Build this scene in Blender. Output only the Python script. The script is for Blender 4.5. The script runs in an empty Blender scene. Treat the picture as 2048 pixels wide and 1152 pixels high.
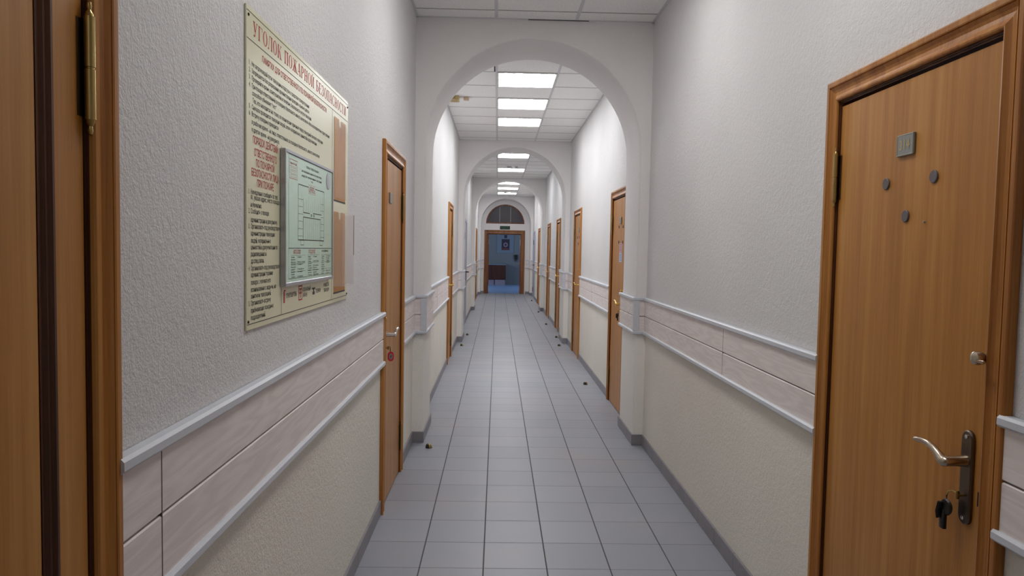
import bpy, bmesh, math, random
from mathutils import Vector, Matrix
random.seed(3)
S = bpy.context.scene
C = S.collection
PI = math.pi

# ---------------------------------------------------------------- dimensions
XL, XR, ZC = -0.643, 1.158, 3.251
PL, PR = -0.560, 1.080               # faces of the arch piers
ACX, AR, AZ = 0.26, 0.82, 2.28       # arch centre, radius, springing
YB = -5.0                            # wall behind the camera
ARCH = [(5.57, 6.19), (11.70, 12.32), (17.78, 18.40), (23.95, 24.57)]
YE = 24.57                           # wall with the double doorway
T, TX, TY = 0.302, -0.344, 3.355     # floor tile module
GX = (-0.04, 0.567)                  # ceiling grid lines

# ---------------------------------------------------------------- materials
def srgb(r, g, b):
    f = lambda c: (c/255/12.92) if c/255 <= .04045 else ((c/255+.055)/1.055)**2.4
    return (f(r), f(g), f(b), 1)

class NT:
    def __init__(s, name):
        s.m = bpy.data.materials.new(name); s.m.use_nodes = True
        s.n = s.m.node_tree.nodes; s.l = s.m.node_tree.links
        s.b = s.n['Principled BSDF']
    def node(s, t, **k):
        n = s.n.new(t)
        for a, v in k.items():
            if a.startswith('i_'): n.inputs[a[2:].replace('_', ' ')].default_value = v
            else: setattr(n, a, v)
        return n
    def link(s, a, b): s.l.new(a, b)
    def math(s, op, a, b=None, c=None):
        n = s.n.new('ShaderNodeMath'); n.operation = op
        for i, v in enumerate((a, b, c)):
            if v is None: continue
            if isinstance(v, (int, float)): n.inputs[i].default_value = v
            else: s.l.new(v, n.inputs[i])
        return n.outputs[0]
    def mix(s, f, a, b, mode='MIX'):
        n = s.n.new('ShaderNodeMix'); n.data_type = 'RGBA'; n.blend_type = mode
        for i, v in ((0, f), (6, a), (7, b)):
            if isinstance(v, (int, float, tuple)): n.inputs[i].default_value = v
            else: s.l.new(v, n.inputs[i])
        return n.outputs[2]
    def pos(s):
        g = s.n.new('ShaderNodeNewGeometry'); x = s.n.new('ShaderNodeSeparateXYZ')
        s.l.new(g.outputs['Position'], x.inputs[0]); return g.outputs['Position'], x.outputs
    def obj(s):
        g = s.n.new('ShaderNodeTexCoord'); return g.outputs['Object']
    def mapped(s, v, scale):
        m = s.n.new('ShaderNodeMapping'); m.inputs['Scale'].default_value = scale
        s.l.new(v, m.inputs[0]); return m.outputs[0]
    def noise(s, v, scale, detail=3, rough=.5):
        n = s.n.new('ShaderNodeTexNoise'); n.inputs['Scale'].default_value = scale
        n.inputs['Detail'].default_value = detail; n.inputs['Roughness'].default_value = rough
        s.l.new(v, n.inputs['Vector']); return n.outputs[0]
    def ramp(s, f, stops):
        n = s.n.new('ShaderNodeValToRGB'); e = n.color_ramp.elements
        e[0].position, e[0].color = stops[0]; e[1].position, e[1].color = stops[-1]
        for p, c in stops[1:-1]:
            k = e.new(p); k.color = c
        s.l.new(f, n.inputs[0]); return n.outputs[0]
    def bump(s, h, strength, dist=.01):
        n = s.n.new('ShaderNodeBump'); n.inputs['Strength'].default_value = strength
        n.inputs['Distance'].default_value = dist
        s.l.new(h, n.inputs['Height']); s.l.new(n.outputs[0], s.b.inputs['Normal'])
    def set(s, col=None, rough=None, metal=None, spec=None):
        if col is not None:
            if isinstance(col, tuple): s.b.inputs['Base Color'].default_value = col
            else: s.l.new(col, s.b.inputs['Base Color'])
        if rough is not None: s.b.inputs['Roughness'].default_value = rough
        if metal is not None: s.b.inputs['Metallic'].default_value = metal
        if spec is not None: s.b.inputs['Specular IOR Level'].default_value = spec
        return s.m

def plain(name, c, rough=.5, metal=0, var=.06, spec=.5):
    """flat colour with a faint procedural mottling"""
    t = NT(name)
    n = t.noise(t.obj(), 35, 2)
    k = t.math('MULTIPLY_ADD', n, 2*var, 1-var)
    mx = t.mix(1.0, c, (1, 1, 1, 1), 'MULTIPLY')
    vm = t.node('ShaderNodeVectorMath', operation='SCALE'); t.link(mx, vm.inputs[0]); t.link(k, vm.inputs[3])
    return t.set(vm.outputs[0], rough, metal, spec)

def make_plaster(name, up, low, split=1.0, rough=.75):
    t = NT(name); P, xyz = t.pos()
    f = t.math('SUBTRACT', xyz[2], split); f = t.math('MULTIPLY', f, 12); f = t.math('MINIMUM', t.math('MAXIMUM', f, 0), 1)
    base = t.mix(f, low, up)
    big = t.ramp(t.noise(P, 1.3, 4), [(.3, (.93, .93, .93, 1)), (.7, (1, 1, 1, 1))])
    col = t.mix(1.0, base, big, 'MULTIPLY')
    a = t.noise(P, 60, 5, .62); b = t.noise(P, 190, 2, .5)
    h = t.math('MULTIPLY_ADD', b, .35, a)
    t.bump(h, .42, .010)
    return t.set(col, rough, 0, .3)

M = {}
M['wall'] = make_plaster('stucco wall paint', srgb(222, 221, 221), srgb(234, 230, 220))
M['arch'] = make_plaster('arch wall paint', srgb(238, 235, 234), srgb(240, 237, 231), 1.0)
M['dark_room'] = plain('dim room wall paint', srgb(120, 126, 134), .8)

def make_ceiling():
    t = NT('mineral ceiling board'); P, xyz = t.pos()
    n = t.noise(P, 140, 2); c = t.ramp(n, [(.30, srgb(222, 221, 219)), (.46, srgb(249, 248, 246))])
    t.bump(n, .15, .004)
    return t.set(c, .9, 0, .1)
M['ceiling'] = make_ceiling()
M['grid'] = plain('ceiling grid bar', srgb(214, 213, 216), .6)
M['gridline'] = plain('ceiling joint', srgb(168, 165, 162), .8)
M['black_gap'] = plain('open gap', srgb(22, 20, 20), .9)

def make_floor():
    t = NT('grey floor tiles'); P, xyz = t.pos()
    def edge(c, o, w, soft):
        u = t.math('FRACT', t.math('DIVIDE', t.math('SUBTRACT', c, o), T))
        d = t.math('MINIMUM', u, t.math('SUBTRACT', 1.0, u))
        d = t.math('MULTIPLY', d, T)
        q = t.math('DIVIDE', t.math('SUBTRACT', w+soft, d), soft)
        return t.math('MINIMUM', t.math('MAXIMUM', q, 0), 1)
    gx = edge(xyz[0], TX, .0024, .0016); gy = edge(xyz[1], TY, .0018, .0014)
    ix = t.math('FLOOR', t.math('DIVIDE', t.math('SUBTRACT', xyz[0], TX), T))
    iy = t.math('FLOOR', t.math('DIVIDE', t.math('SUBTRACT', xyz[1], TY), T))
    cx = t.n.new('ShaderNodeCombineXYZ'); t.link(ix, cx.inputs[0]); t.link(iy, cx.inputs[1])
    wn = t.n.new('ShaderNodeTexWhiteNoise'); t.link(cx.outputs[0], wn.inputs['Vector'])
    base = t.mix(wn.outputs['Value'], srgb(148, 152, 162), srgb(156, 160, 169))
    dirt = t.ramp(t.noise(P, 1.1, 5, .6), [(.5, (0, 0, 0, 1)), (.72, (1, 1, 1, 1))])
    base = t.mix(t.math('MULTIPLY', dirt, .45), base, srgb(170, 163, 160))
    spk = t.noise(P, 240, 1); base = t.mix(t.math('MULTIPLY', spk, .12), base, srgb(140, 142, 150))
    c = t.mix(t.math('MULTIPLY', gy, .62), base, srgb(96, 92, 92))
    c = t.mix(t.math('MULTIPLY', gx, .9), c, srgb(72, 68, 68))
    g = t.math('MAXIMUM', gx, gy)
    t.bump(t.math('MULTIPLY_ADD', g, -1, t.math('MULTIPLY', t.noise(P, 8, 2), .08)), .35, .004)
    r = t.math('MULTIPLY_ADD', g, .35, .40); t.link(r, t.b.inputs['Roughness'])
    return t.set(c, None, 0, .38)
M['floor'] = make_floor()
def make_blue():
    t = NT('daylight tinted room floor tiles'); P, xyz = t.pos()
    c = t.ramp(t.noise(P, 2, 3), [(.3, srgb(120, 158, 214)), (.7, srgb(148, 178, 222))])  # blue cast of the daylight is put into the floor colour
    return t.set(c, .3, 0, .5)
M['daylight_tint_floor'] = make_blue()
def make_skirting():
    t = NT('grey skirting tiles'); P, xyz = t.pos()
    s = t.math('ADD', xyz[0], xyz[1])
    u = t.math('FRACT', t.math('DIVIDE', t.math('SUBTRACT', xyz[1], TY), T))
    d = t.math('MINIMUM', u, t.math('SUBTRACT', 1.0, u))
    q = t.math('LESS_THAN', d, .008)
    c = t.mix(t.noise(P, 7, 3), srgb(124, 122, 128), srgb(150, 147, 152))
    return t.set(t.mix(t.math('MULTIPLY', q, .7), c, srgb(80, 78, 80)), .45)
M['skirting'] = make_skirting()

def make_wood(name, dark, mid, light, rough=.38, sx=34, sz=1.0, contrast=1.0):
    t = NT(name); o = t.obj()
    oi = t.n.new('ShaderNodeObjectInfo')
    add = t.n.new('ShaderNodeVectorMath'); add.operation = 'ADD'; t.link(o, add.inputs[0])
    rr = t.math('MULTIPLY', oi.outputs['Random'], 9.0)
    cb = t.n.new('ShaderNodeCombineXYZ'); t.link(rr, cb.inputs[0]); t.link(rr, cb.inputs[2]); t.link(cb.outputs[0], add.inputs[1])
    v = t.mapped(add.outputs[0], (sx, sx, sz))
    n1 = t.noise(v, 1, 3, .55)
    v2 = t.mapped(add.outputs[0], (sx*7, sx*7, 7*sz)); n2 = t.noise(v2, 1, 2)
    v3 = t.mapped(add.outputs[0], (7, 7, .35)); n3 = t.noise(v3, 1, 2)
    f = t.math('MULTIPLY_ADD', n2, .22, t.math('MULTIPLY_ADD', n3, .45, t.math('MULTIPLY', n1, .62)))
    w = .13/contrast
    c = t.ramp(f, [(.64-w, dark), (.64, mid), (.64+w, light)])
    t.bump(n2, .05, .002)
    return t.set(c, rough, 0, .4)
M['door'] = make_wood('honey oak door veneer', srgb(164, 108, 42), srgb(178, 120, 52), srgb(190, 135, 66))
M['casing'] = make_wood('oak door frame', srgb(150, 92, 36), srgb(174, 114, 50), srgb(188, 132, 66), .33)
M['casing_dark'] = make_wood('red brown door frame', srgb(88, 44, 26), srgb(112, 60, 36), srgb(134, 78, 48), .4)
M['rebate'] = make_wood('shadowed frame rebate', srgb(70, 40, 22), srgb(88, 52, 30), srgb(104, 64, 38), .4)  # darker casing wood, the reveal's shade put into its colour
M['end_frame'] = make_wood('brown doorway frame', srgb(112, 70, 42), srgb(134, 88, 54), srgb(152, 104, 68), .4)
M['cabinet'] = make_wood('dark cherry wood', srgb(58, 30, 24), srgb(72, 36, 28), srgb(84, 44, 34), .5)

def make_guard():
    t = NT('bleached wood wall panel'); P, xyz = t.pos()
    a = t.math('ADD', xyz[0], xyz[1])
    cb = t.n.new('ShaderNodeCombineXYZ')
    t.link(t.math('MULTIPLY', a, 1.6), cb.inputs[0]); t.link(t.math('MULTIPLY', xyz[2], 13), cb.inputs[1])
    n = t.noise(cb.outputs[0], 1.0, 2, .5)
    rings = t.math('SINE', t.math('MULTIPLY', n, 46))
    rings = t.math('MULTIPLY_ADD', rings, .5, .5)
    cb2 = t.n.new('ShaderNodeCombineXYZ')
    t.link(t.math('MULTIPLY', a, 6), cb2.inputs[0]); t.link(t.math('MULTIPLY', xyz[2], 220), cb2.inputs[1])
    fine = t.noise(cb2.outputs[0], 1, 2)
    f = t.math('MULTIPLY_ADD', fine, .6, t.math('MULTIPLY', rings, .4))
    c = t.ramp(f, [(.15, srgb(224, 213, 211)), (.55, srgb(233, 225, 223)), (.9, srgb(241, 235, 233))])
    t.bump(fine, .08, .002)
    return t.set(c, .5, 0, .4)
M['guard'] = make_guard()
M['guard_rail'] = plain('blue white plastic rail', srgb(208, 212, 220), .4)
M['joint'] = plain('panel joint', srgb(96, 84, 84), .8)
M['brass'] = plain('antique brass', srgb(176, 152, 96), .28, 1)
M['gold'] = plain('polished brass', srgb(232, 196, 110), .2, 1)
M['bronze'] = plain('dark bronze plate', srgb(112, 100, 88), .32, 1)
M['nickel'] = plain('worn nickel', srgb(190, 178, 162), .24, 1)
M['chrome'] = plain('chrome', srgb(215, 212, 206), .14, 1)
M['steel_dark'] = plain('dark steel', srgb(62, 58, 56), .35, .9)
M['black'] = plain('black plastic', srgb(26, 26, 28), .4)
M['metal_door'] = plain('grey painted steel', srgb(170, 172, 188), .45)
M['plate'] = plain('grey number plate', srgb(140, 142, 140), .4, .3)
M['plate_edge'] = plain('pale plate rim', srgb(176, 172, 150), .4, .3)
M['digits'] = plain('gold digits', srgb(186, 166, 110), .4, .3)
M['disc'] = plain('dull grey disc', srgb(104, 96, 98), .6, .1, .12)
M['red'] = plain('red print', srgb(186, 62, 62), .6)
M['red_soft'] = plain('pale red print', srgb(200, 104, 100), .6)
M['ink'] = plain('dark print', srgb(62, 62, 60), .6)
M['ink_soft'] = plain('grey print', srgb(96, 104, 98), .6)
M['cream'] = plain('cream plastic board', srgb(224, 222, 190), .3, 0, .02)
M['cream_edge'] = plain('cream board edge', srgb(198, 198, 172), .4, 0, .02)
M['sheet'] = plain('mint green sheet', srgb(188, 222, 200), .12, 0, .02)
M['alu'] = plain('aluminium frame', srgb(176, 178, 186), .3, .7)
M['pad'] = make_wood('brown backing', srgb(176, 116, 36), srgb(196, 134, 48), srgb(206, 146, 62), .4, 6, 4)
M['paper'] = plain('white paper', srgb(226, 228, 232), .7)
M['paper_blue'] = plain('pale blue paper', srgb(188, 198, 226), .7)
M['paper_pink'] = plain('pink paper', srgb(206, 160, 176), .7)
M['beige_box'] = plain('yellowed plastic', srgb(190, 166, 112), .5)
M['beige_box2'] = plain('beige plastic', srgb(200, 172, 142), .5)
M['white_plastic'] = plain('white plastic', srgb(214, 214, 212), .4)
M['rubber'] = plain('black rubber', srgb(34, 32, 32), .6)
M['green'] = plain('dark green sign', srgb(10, 50, 34), .5)
M['green_hi'] = plain('lighter green print', srgb(24, 88, 50), .5)
M['tag_red'] = plain('red key tag', srgb(200, 38, 62), .4)
M['room_board'] = plain('pale wall board', srgb(118, 132, 150), .6)
M['emblem_dark'] = plain('dark print on board', srgb(58, 46, 62), .6)
M['emblem_light'] = plain('pale print on board', srgb(140, 132, 150), .6)
M['emblem_red'] = plain('dull red print', srgb(108, 54, 62), .6)

def glass(name, col, rough=.05, alpha=.2):
    t = NT(name); t.set(col, rough, 0, .5); n = t.noise(t.obj(), 3, 1)
    t.link(t.math('MULTIPLY_ADD', n, .04, rough), t.b.inputs['Roughness'])
    t.b.inputs['Alpha'].default_value = alpha
    return t.m
M['acrylic'] = glass('clear acrylic', srgb(226, 222, 226), .12, .17)
M['acrylic_thin'] = glass('thin clear acrylic', srgb(226, 222, 226), .08, .10)
M['acrylic_edge'] = glass('acrylic edge', srgb(150, 96, 96), .2, .6)
M['dark_glass'] = glass('dark fanlight glass', srgb(56, 50, 56), .35, .96)

def emis(name, c, s):
    t = NT(name); t.set((.8, .8, .8, 1), .6); n = t.noise(t.obj(), 30, 1)
    t.b.inputs['Emission Color'].default_value = c
    t.link(t.math('MULTIPLY_ADD', n, .1*s, s*.95), t.b.inputs['Emission Strength'])
    return t.m
LIGHT = 13.0
M['tube'] = emis('lit diffuser', (.97, .98, 1, 1), LIGHT)
M['tube_back'] = emis('lit diffuser behind', (1, .98, .98, 1), 4.0)
M['tube_near'] = emis('lit diffuser above viewer', (1, .985, .975, 1), 11.0)
M['window_glow'] = emis('daylit pane', (.62, .80, 1, 1), 3.0)
M['side_glow'] = emis('blue daylit pane', (.74, .86, 1, 1), 3.2)

# ---------------------------------------------------------------- mesh helpers
def bx(bm, x0, x1, y0, y1, z0, z1):
    v = [bm.verts.new(p) for p in ((x0,y0,z0),(x1,y0,z0),(x1,y1,z0),(x0,y1,z0),(x0,y0,z1),(x1,y0,z1),(x1,y1,z1),(x0,y1,z1))]
    for f in ((0,3,2,1),(4,5,6,7),(0,1,5,4),(1,2,6,5),(2,3,7,6),(3,0,4,7)): bm.faces.new([v[i] for i in f])
    return v
def rbx(bm, x0, x1, y0, y1, z0, z1, r=.002, seg=2):
    b = bmesh.new(); bx(b, x0, x1, y0, y1, z0, z1)
    bmesh.ops.bevel(b, geom=b.edges[:], offset=r, segments=seg, affect='EDGES', profile=.5)
    merge(bm, b)
def merge(bm, b, mat=None):
    if mat is not None: bmesh.ops.transform(b, matrix=mat, verts=b.verts[:])
    me = bpy.data.meshes.new('tmp'); b.to_mesh(me); b.free(); bm.from_mesh(me); bpy.data.meshes.remove(me)
def tube(bm, pts, rad, seg=10, flat=1.0):
    """sweep a circle along pts; rad number or list"""
    pts = [Vector(p) for p in pts]; n = len(pts)
    rads = rad if isinstance(rad, (list, tuple)) else [rad]*n
    rings = []; up = Vector((0, 0, 1))
    for i, p in enumerate(pts):
        d = (pts[min(i+1, n-1)]-pts[max(i-1, 0)]).normalized()
        ref = up if abs(d.dot(up)) < .95 else Vector((0, 1, 0))
        a = d.cross(ref).normalized(); b = a.cross(d).normalized()
        rings.append([bm.verts.new(p+a*math.cos(2*PI*k/seg)*rads[i]*flat+b*math.sin(2*PI*k/seg)*rads[i]) for k in range(seg)])
    for i in range(n-1):
        for k in range(seg):
            bm.faces.new((rings[i][k], rings[i][(k+1) % seg], rings[i+1][(k+1) % seg], rings[i+1][k]))
    bm.faces.new(rings[0][::-1]); bm.faces.new(rings[-1])
def lathe(bm, prof, seg=20, mat=None):
    """prof: (r, h) along +Z"""
    b = bmesh.new(); rings = []
    for r, h in prof:
        if r < 1e-5: rings.append([b.verts.new((0, 0, h))])
        else: rings.append([b.verts.new((r*math.cos(2*PI*k/seg), r*math.sin(2*PI*k/seg), h)) for k in range(seg)])
    for i in range(len(rings)-1):
        A, B = rings[i], rings[i+1]
        for k in range(seg):
            k2 = (k+1) % seg
            if len(A) == 1 and len(B) == 1: continue
            if len(A) == 1: b.faces.new((A[0], B[k2], B[k]))
            elif len(B) == 1: b.faces.new((A[k], A[k2], B[0]))
            else: b.faces.new((A[k], A[k2], B[k2], B[k]))
    if len(rings[0]) > 1: b.faces.new(rings[0][::-1])
    if len(rings[-1]) > 1: b.faces.new(rings[-1])
    merge(bm, b, mat)
def ydir(x, y, z):            # lathe axis pointing to local -Y (out of the wall)
    return Matrix.Translation((x, y, z)) @ Matrix.Rotation(PI/2, 4, 'X')

def obj(name, bm, mat, parent=None, smooth=False, loc=None, rotz=0):
    bmesh.ops.recalc_face_normals(bm, faces=bm.faces[:])
    me = bpy.data.meshes.new(name); bm.to_mesh(me); bm.free()
    me.materials.append(M[mat] if isinstance(mat, str) else mat)
    o = bpy.data.objects.new(name, me); C.objects.link(o)
    if smooth:
        for p in me.polygons: p.use_smooth = True
        me.set_sharp_from_angle(angle=math.radians(38))
    if parent: o.parent = parent
    if loc: o.location = loc
    o.rotation_euler = (0, 0, rotz)
    return o
def tag(o, label=None, cat=None, group=None, kind=None):
    if label: o['label'] = label
    if cat: o['category'] = cat
    if group: o['group'] = group
    if kind: o['kind'] = kind
    return o
def empty(name, loc, rotz=0):
    o = bpy.data.objects.new(name, None); o.empty_display_size = .1; C.objects.link(o)
    o.location = loc; o.rotation_euler = (0, 0, rotz); return o
def struct(name, bm, mat, label, cat, **k):
    return tag(obj(name, bm, mat, **k), label, cat, kind='structure')

# a wall frame: local x runs to the viewer's right, local -y comes out of the wall
def onleft(y, z=0, d=0): return (XL+d, y, z), PI/2       # d = distance out of the wall
def onright(y, z=0, d=0): return (XR-d, y, z), -PI/2

# ---------------------------------------------------------------- doors table
# name, side, y0, y1, kind
LEFT = [(0.262, 1.212), (4.020, 4.890), (9.34, 10.12), (13.62, 14.76), (20.92, 21.85)]
RIGHT = [(1.578, 2.532), (6.45, 7.34), (10.01, 10.90), (13.32, 14.12), (15.87, 16.68), (19.56, 20.47), (22.25, 23.20)]
CW = 0.080          # casing width
LEAF_H = 2.026

# ---------------------------------------------------------------- shell
bm = bmesh.new(); bx(bm, XL-.2, XR+.2, YB-.2, YE+.2, -.15, 0)
struct('floor', bm, 'floor', 'long corridor floor of square grey tiles with dark grout', 'floor')

def wall_boxes(side, doors):
    bm = bmesh.new()
    x0, x1 = (XL-.22, XL) if side == 'L' else (XR, XR+.22)
    y = YB
    for a, b in doors:
        a2, b2 = a+CW-.012, b-CW+.012
        bx(bm, x0, x1, y, a2, 0, ZC+.05)
        bx(bm, x0, x1, a2, b2, LEAF_H+.012, ZC+.05)
        y = b2
    bx(bm, x0, x1, y, YE+.2, 0, ZC+.05)
    return bm
struct('wall_left', wall_boxes('L', LEFT), 'wall', 'long left corridor wall in pale rough stucco', 'wall')
struct('wall_right', wall_boxes('R', RIGHT), 'wall', 'long right corridor wall in pale rough stucco', 'wall')
bm = bmesh.new(); bx(bm, XL-.2, XR+.2, YB-.2, YB, 0, ZC+.05)
struct('wall_back', bm, 'wall', 'plain corridor wall behind the viewer', 'wall')

def arch_mesh(ya, yb, AZ, n=40):
    bm = bmesh.new()
    st = [(ya, .018), (ya+.004, .0085), (ya+.012, .0015), (ya+.022, 0), (yb-.022, 0), (yb-.012, .0015), (yb-.004, .0085), (yb, .018)]
    def pts(e, y):
        r = AR+e; out = [(ACX-r, y, 0)]
        out += [(ACX-r*math.cos(PI*i/n), y, AZ+r*math.sin(PI*i/n)) for i in range(n+1)]
        out.append((ACX+r, y, 0)); return out
    rows = [[bm.verts.new(p) for p in pts(e, y)] for y, e in st]
    for a, b in zip(rows, rows[1:]):
        for i in range(len(a)-1): bm.faces.new((a[i], a[i+1], b[i+1], b[i]))
    for row, y in ((rows[0], ya), (rows[-1], yb)):
        # columns up to the ceiling
        top = [bm.verts.new((v.co.x, y, ZC)) for v in row[1:-1]]
        for i in range(len(top)-1): bm.faces.new((row[i+1], row[i+2], top[i+1], top[i]))
        bl, tl = bm.verts.new((XL, y, 0)), bm.verts.new((XL, y, ZC)); ml = bm.verts.new((XL, y, AZ))
        bm.faces.new((bl, row[0], row[1], ml)); bm.faces.new((ml, row[1], top[0], tl))
        br, tr = bm.verts.new((XR, y, 0)), bm.verts.new((XR, y, ZC)); mr = bm.verts.new((XR, y, AZ))
        bm.faces.new((br, row[-1], row[-2], mr)); bm.faces.new((mr, row[-2], top[-1], tr))
    return bm
arch_lab = ['nearest wide plaster arch spanning the corridor', 'second plaster arch along the corridor',
            'third plaster arch along the corridor', 'last plaster arch framing the doorway at the corridor end']
for i, (a, b) in enumerate(ARCH):
    struct('wall_arch', arch_mesh(a, b, (2.285, 2.325, 2.385, 2.35)[i]), 'arch', arch_lab[i], 'arch', smooth=True)

# ceiling, one piece per bay
BAYS = [(YB, ARCH[0][0]), (ARCH[0][1], ARCH[1][0]), (ARCH[1][1], ARCH[2][0]), (ARCH[2][1], ARCH[3][0])]
ROW0 = [5.377, 7.215, 13.20, 19.20]
ceil_lab = ['suspended panel ceiling of the nearest bay', 'suspended panel ceiling behind the first arch',
            'suspended panel ceiling behind the second arch', 'suspended panel ceiling behind the third arch']
for k, (a, b) in enumerate(BAYS):
    bm = bmesh.new(); bx(bm, XL-.01, XR+.01, a-.01, b+.01, ZC, ZC+.05)
    c = struct('ceiling', bm, 'ceiling', ceil_lab[k], 'ceiling')
    g = bmesh.new()
    for x in GX: bx(g, x-.012, x+.012, a, b, ZC-.003, ZC+.001)
    bx(g, XL, XL+.018, a, b, ZC-.004, ZC+.001); bx(g, XR-.018, XR, a, b, ZC-.004, ZC+.001)
    bx(g, XL, XR, a, a+.016, ZC-.004, ZC+.001); bx(g, XL, XR, b-.016, b, ZC-.004, ZC+.001)
    obj('grid_bar', g, 'grid', c)
    g = bmesh.new(); y = ROW0[k] - .605*math.ceil((ROW0[k]-a)/.605) + .605
    while y < b-.02:
        for x0, x1 in ((XL+.018, GX[0]-.012), (GX[0]+.012, GX[1]-.012), (GX[1]+.012, XR-.018)):
            bx(g, x0, x1, y-.005, y+.005, ZC-.0025, ZC+.001)
        y += .605
    obj('panel_joint', g, 'gridline', c)
    if k == 1:
        g = bmesh.new(); bx(g, GX[0]-.024, GX[0]-.013, 6.85, 7.2, ZC-.003, ZC+.001)
        obj('open_gap', g, 'black_gap', c)
    if k == 0:
        g = bmesh.new(); bx(g, .2, .66, b-.012, b, ZC-.006, ZC-.003)
        obj('open_gap', g, 'black_gap', c)

# ---------------------------------------------------------------- ceiling lights
def ceiling_light(y, label, mat='tube', group=None):
    t = empty('ceiling_light', ((GX[0]+GX[1])/2, y, ZC-.002)); tag(t, label, 'ceiling light', 'ceiling lights along the corridor')
    w, l = .296, .299
    f = bmesh.new()
    bx(f, -w, w, -l, -l+.016, -.012, .001); bx(f, -w, w, l-.016, l, -.012, .001)
    bx(f, -w, -w+.014, -l+.016, l-.016, -.012, .001); bx(f, w-.014, w, -l+.016, l-.016, -.012, .001)
    obj('frame', f, 'white_plastic', t)
    d = bmesh.new(); n = 48; y0, y1 = -l+.017, l-.017; va = []; vb = []
    for i in range(n+1):
        u = i/n; x = -w+.015+(2*w-.03)*u
        z = -.0135; k = .014*abs(math.sin(4*PI*u))       # four tubes bulge at the diffuser's edge
        va.append(d.verts.new((x, y0-k, z))); vb.append(d.verts.new((x, y1, z)))
    ta, tb, tc, td = [d.verts.new(p) for p in ((-w+.015, y0, -.002), (w-.015, y0, -.002), (w-.015, y1, -.002), (-w+.015, y1, -.002))]
    for i in range(n): d.faces.new((va[i], va[i+1], vb[i+1], vb[i]))
    d.faces.new(va+[tb, ta]); d.faces.new(vb+[tc, td])
    obj('diffuser', d, mat, t)
for y, lab in ((7.51, 'square lit ceiling panel nearest behind the first arch'), (8.73, 'middle lit ceiling panel between the first and second arches'),
               (9.96, 'lit ceiling panel just before the second arch'), (13.50, 'first lit ceiling panel behind the second arch'),
               (15.92, 'second lit ceiling panel behind the second arch, beside the round smoke detector'),
               (19.08, 'first lit ceiling panel behind the third arch, cut off by the arch top'),
               (20.72, 'middle lit ceiling panel behind the third arch'), (22.53, 'lit ceiling panel nearest the end doorway')):
    ceiling_light(y, lab)
ceiling_light(3.95, 'lit ceiling panel overhead, just out of view before the first arch', 'tube_near')
ceiling_light(2.14, 'lit ceiling panel nearly overhead, between the notice board and door 314', 'tube_near')
ceiling_light(-2.2, 'lit ceiling panel in the corridor behind the viewer', 'tube_back')
ceiling_light(-4.0, 'farther lit ceiling panel in the corridor behind the viewer', 'tube_back')

# ---------------------------------------------------------------- doors
REBATE = [(-.0022, -.045), (-.0022, .002), (.002, .002), (.002, .006), (.006, .006), (.006, .011)]
PROF = [(.006, .011), (.007, .016), (.010, .019), (.014, .020), (.020, .016), (.028, .012), (.038, .011), (.046, .014), (.053, .019),
        (.0550, .0205), (.0558, .016), (.0580, .016), (.0588, .0205), (.062, .022), (.074, .022), (.078, .020), (.080, .016), (.080, .001)]
def casing(hw, top, prof=PROF):
    bm = bmesh.new(); rows = []
    for s, d in prof:
        rows.append([bm.verts.new(p) for p in ((-hw-s, -d, 0), (-hw-s, -d, top+s), (hw+s, -d, top+s), (hw+s, -d, 0))])
    for a, b in zip(rows, rows[1:]):
        for i in range(3): bm.faces.new((a[i], a[i+1], b[i+1], b[i]))
    return bm
def rounded_plate(bm, x, z0, z1, w, d0, d1, bev=.003):
    n = 10; r = w/2; P = []
    for i in range(n+1): P.append((x+r*math.cos(PI*i/n), z1-r+r*math.sin(PI*i/n)))
    for i in range(n+1): P.append((x-r*math.cos(PI*i/n), z0+r-r*math.sin(PI*i/n)))
    A = [bm.verts.new((px, -d0, pz)) for px, pz in P]
    B = [bm.verts.new((px, -(d1-bev), pz)) for px, pz in P]
    cx, cz = x, (z0+z1)/2
    Cc = [bm.verts.new((cx+(px-cx)*(1-2*bev/w), -d1, cz+(pz-cz)*(1-2*bev/(z1-z0)))) for px, pz in P]
    m = len(P)
    for i in range(m):
        j = (i+1) % m
        bm.faces.new((A[i], A[j], B[j], B[i])); bm.faces.new((B[i], B[j], Cc[j], Cc[i]))
    bm.faces.new(Cc); bm.faces.new(A[::-1])
def hinge(parent, x, z, mat='brass', h=.155):
    bm = bmesh.new(); y = -.016
    T2 = Matrix.Translation((x, y, z))
    lathe(bm, [(0, -.036-h/2+.012), (.003, -.034-h/2+.012), (.0042, -.028-h/2+.012), (.003, -.022-h/2+.012), (.0065, -.016-h/2+.012), (.0075, -h/2+.008),
               (.0075, -h/2), (.0082, -h/2), (.0082, -.002), (.0068, -.001), (.0068, .001), (.0082, .002), (.0082, h/2), (.0075, h/2),
               (.0075, h/2-.008), (.0065, h/2+.004), (.003, h/2+.010), (.0042, h/2+.016), (.003, h/2+.022), (0, h/2+.024)], 14, T2)
    o = obj('hinge', bm, mat, parent, smooth=True)
    b2 = bmesh.new(); bx(b2, x-.018, x+.018, -.007, -.0035, z-h/2+.004, z+h/2-.004); obj('hinge_leaf', b2, 'bronze', o)
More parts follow.
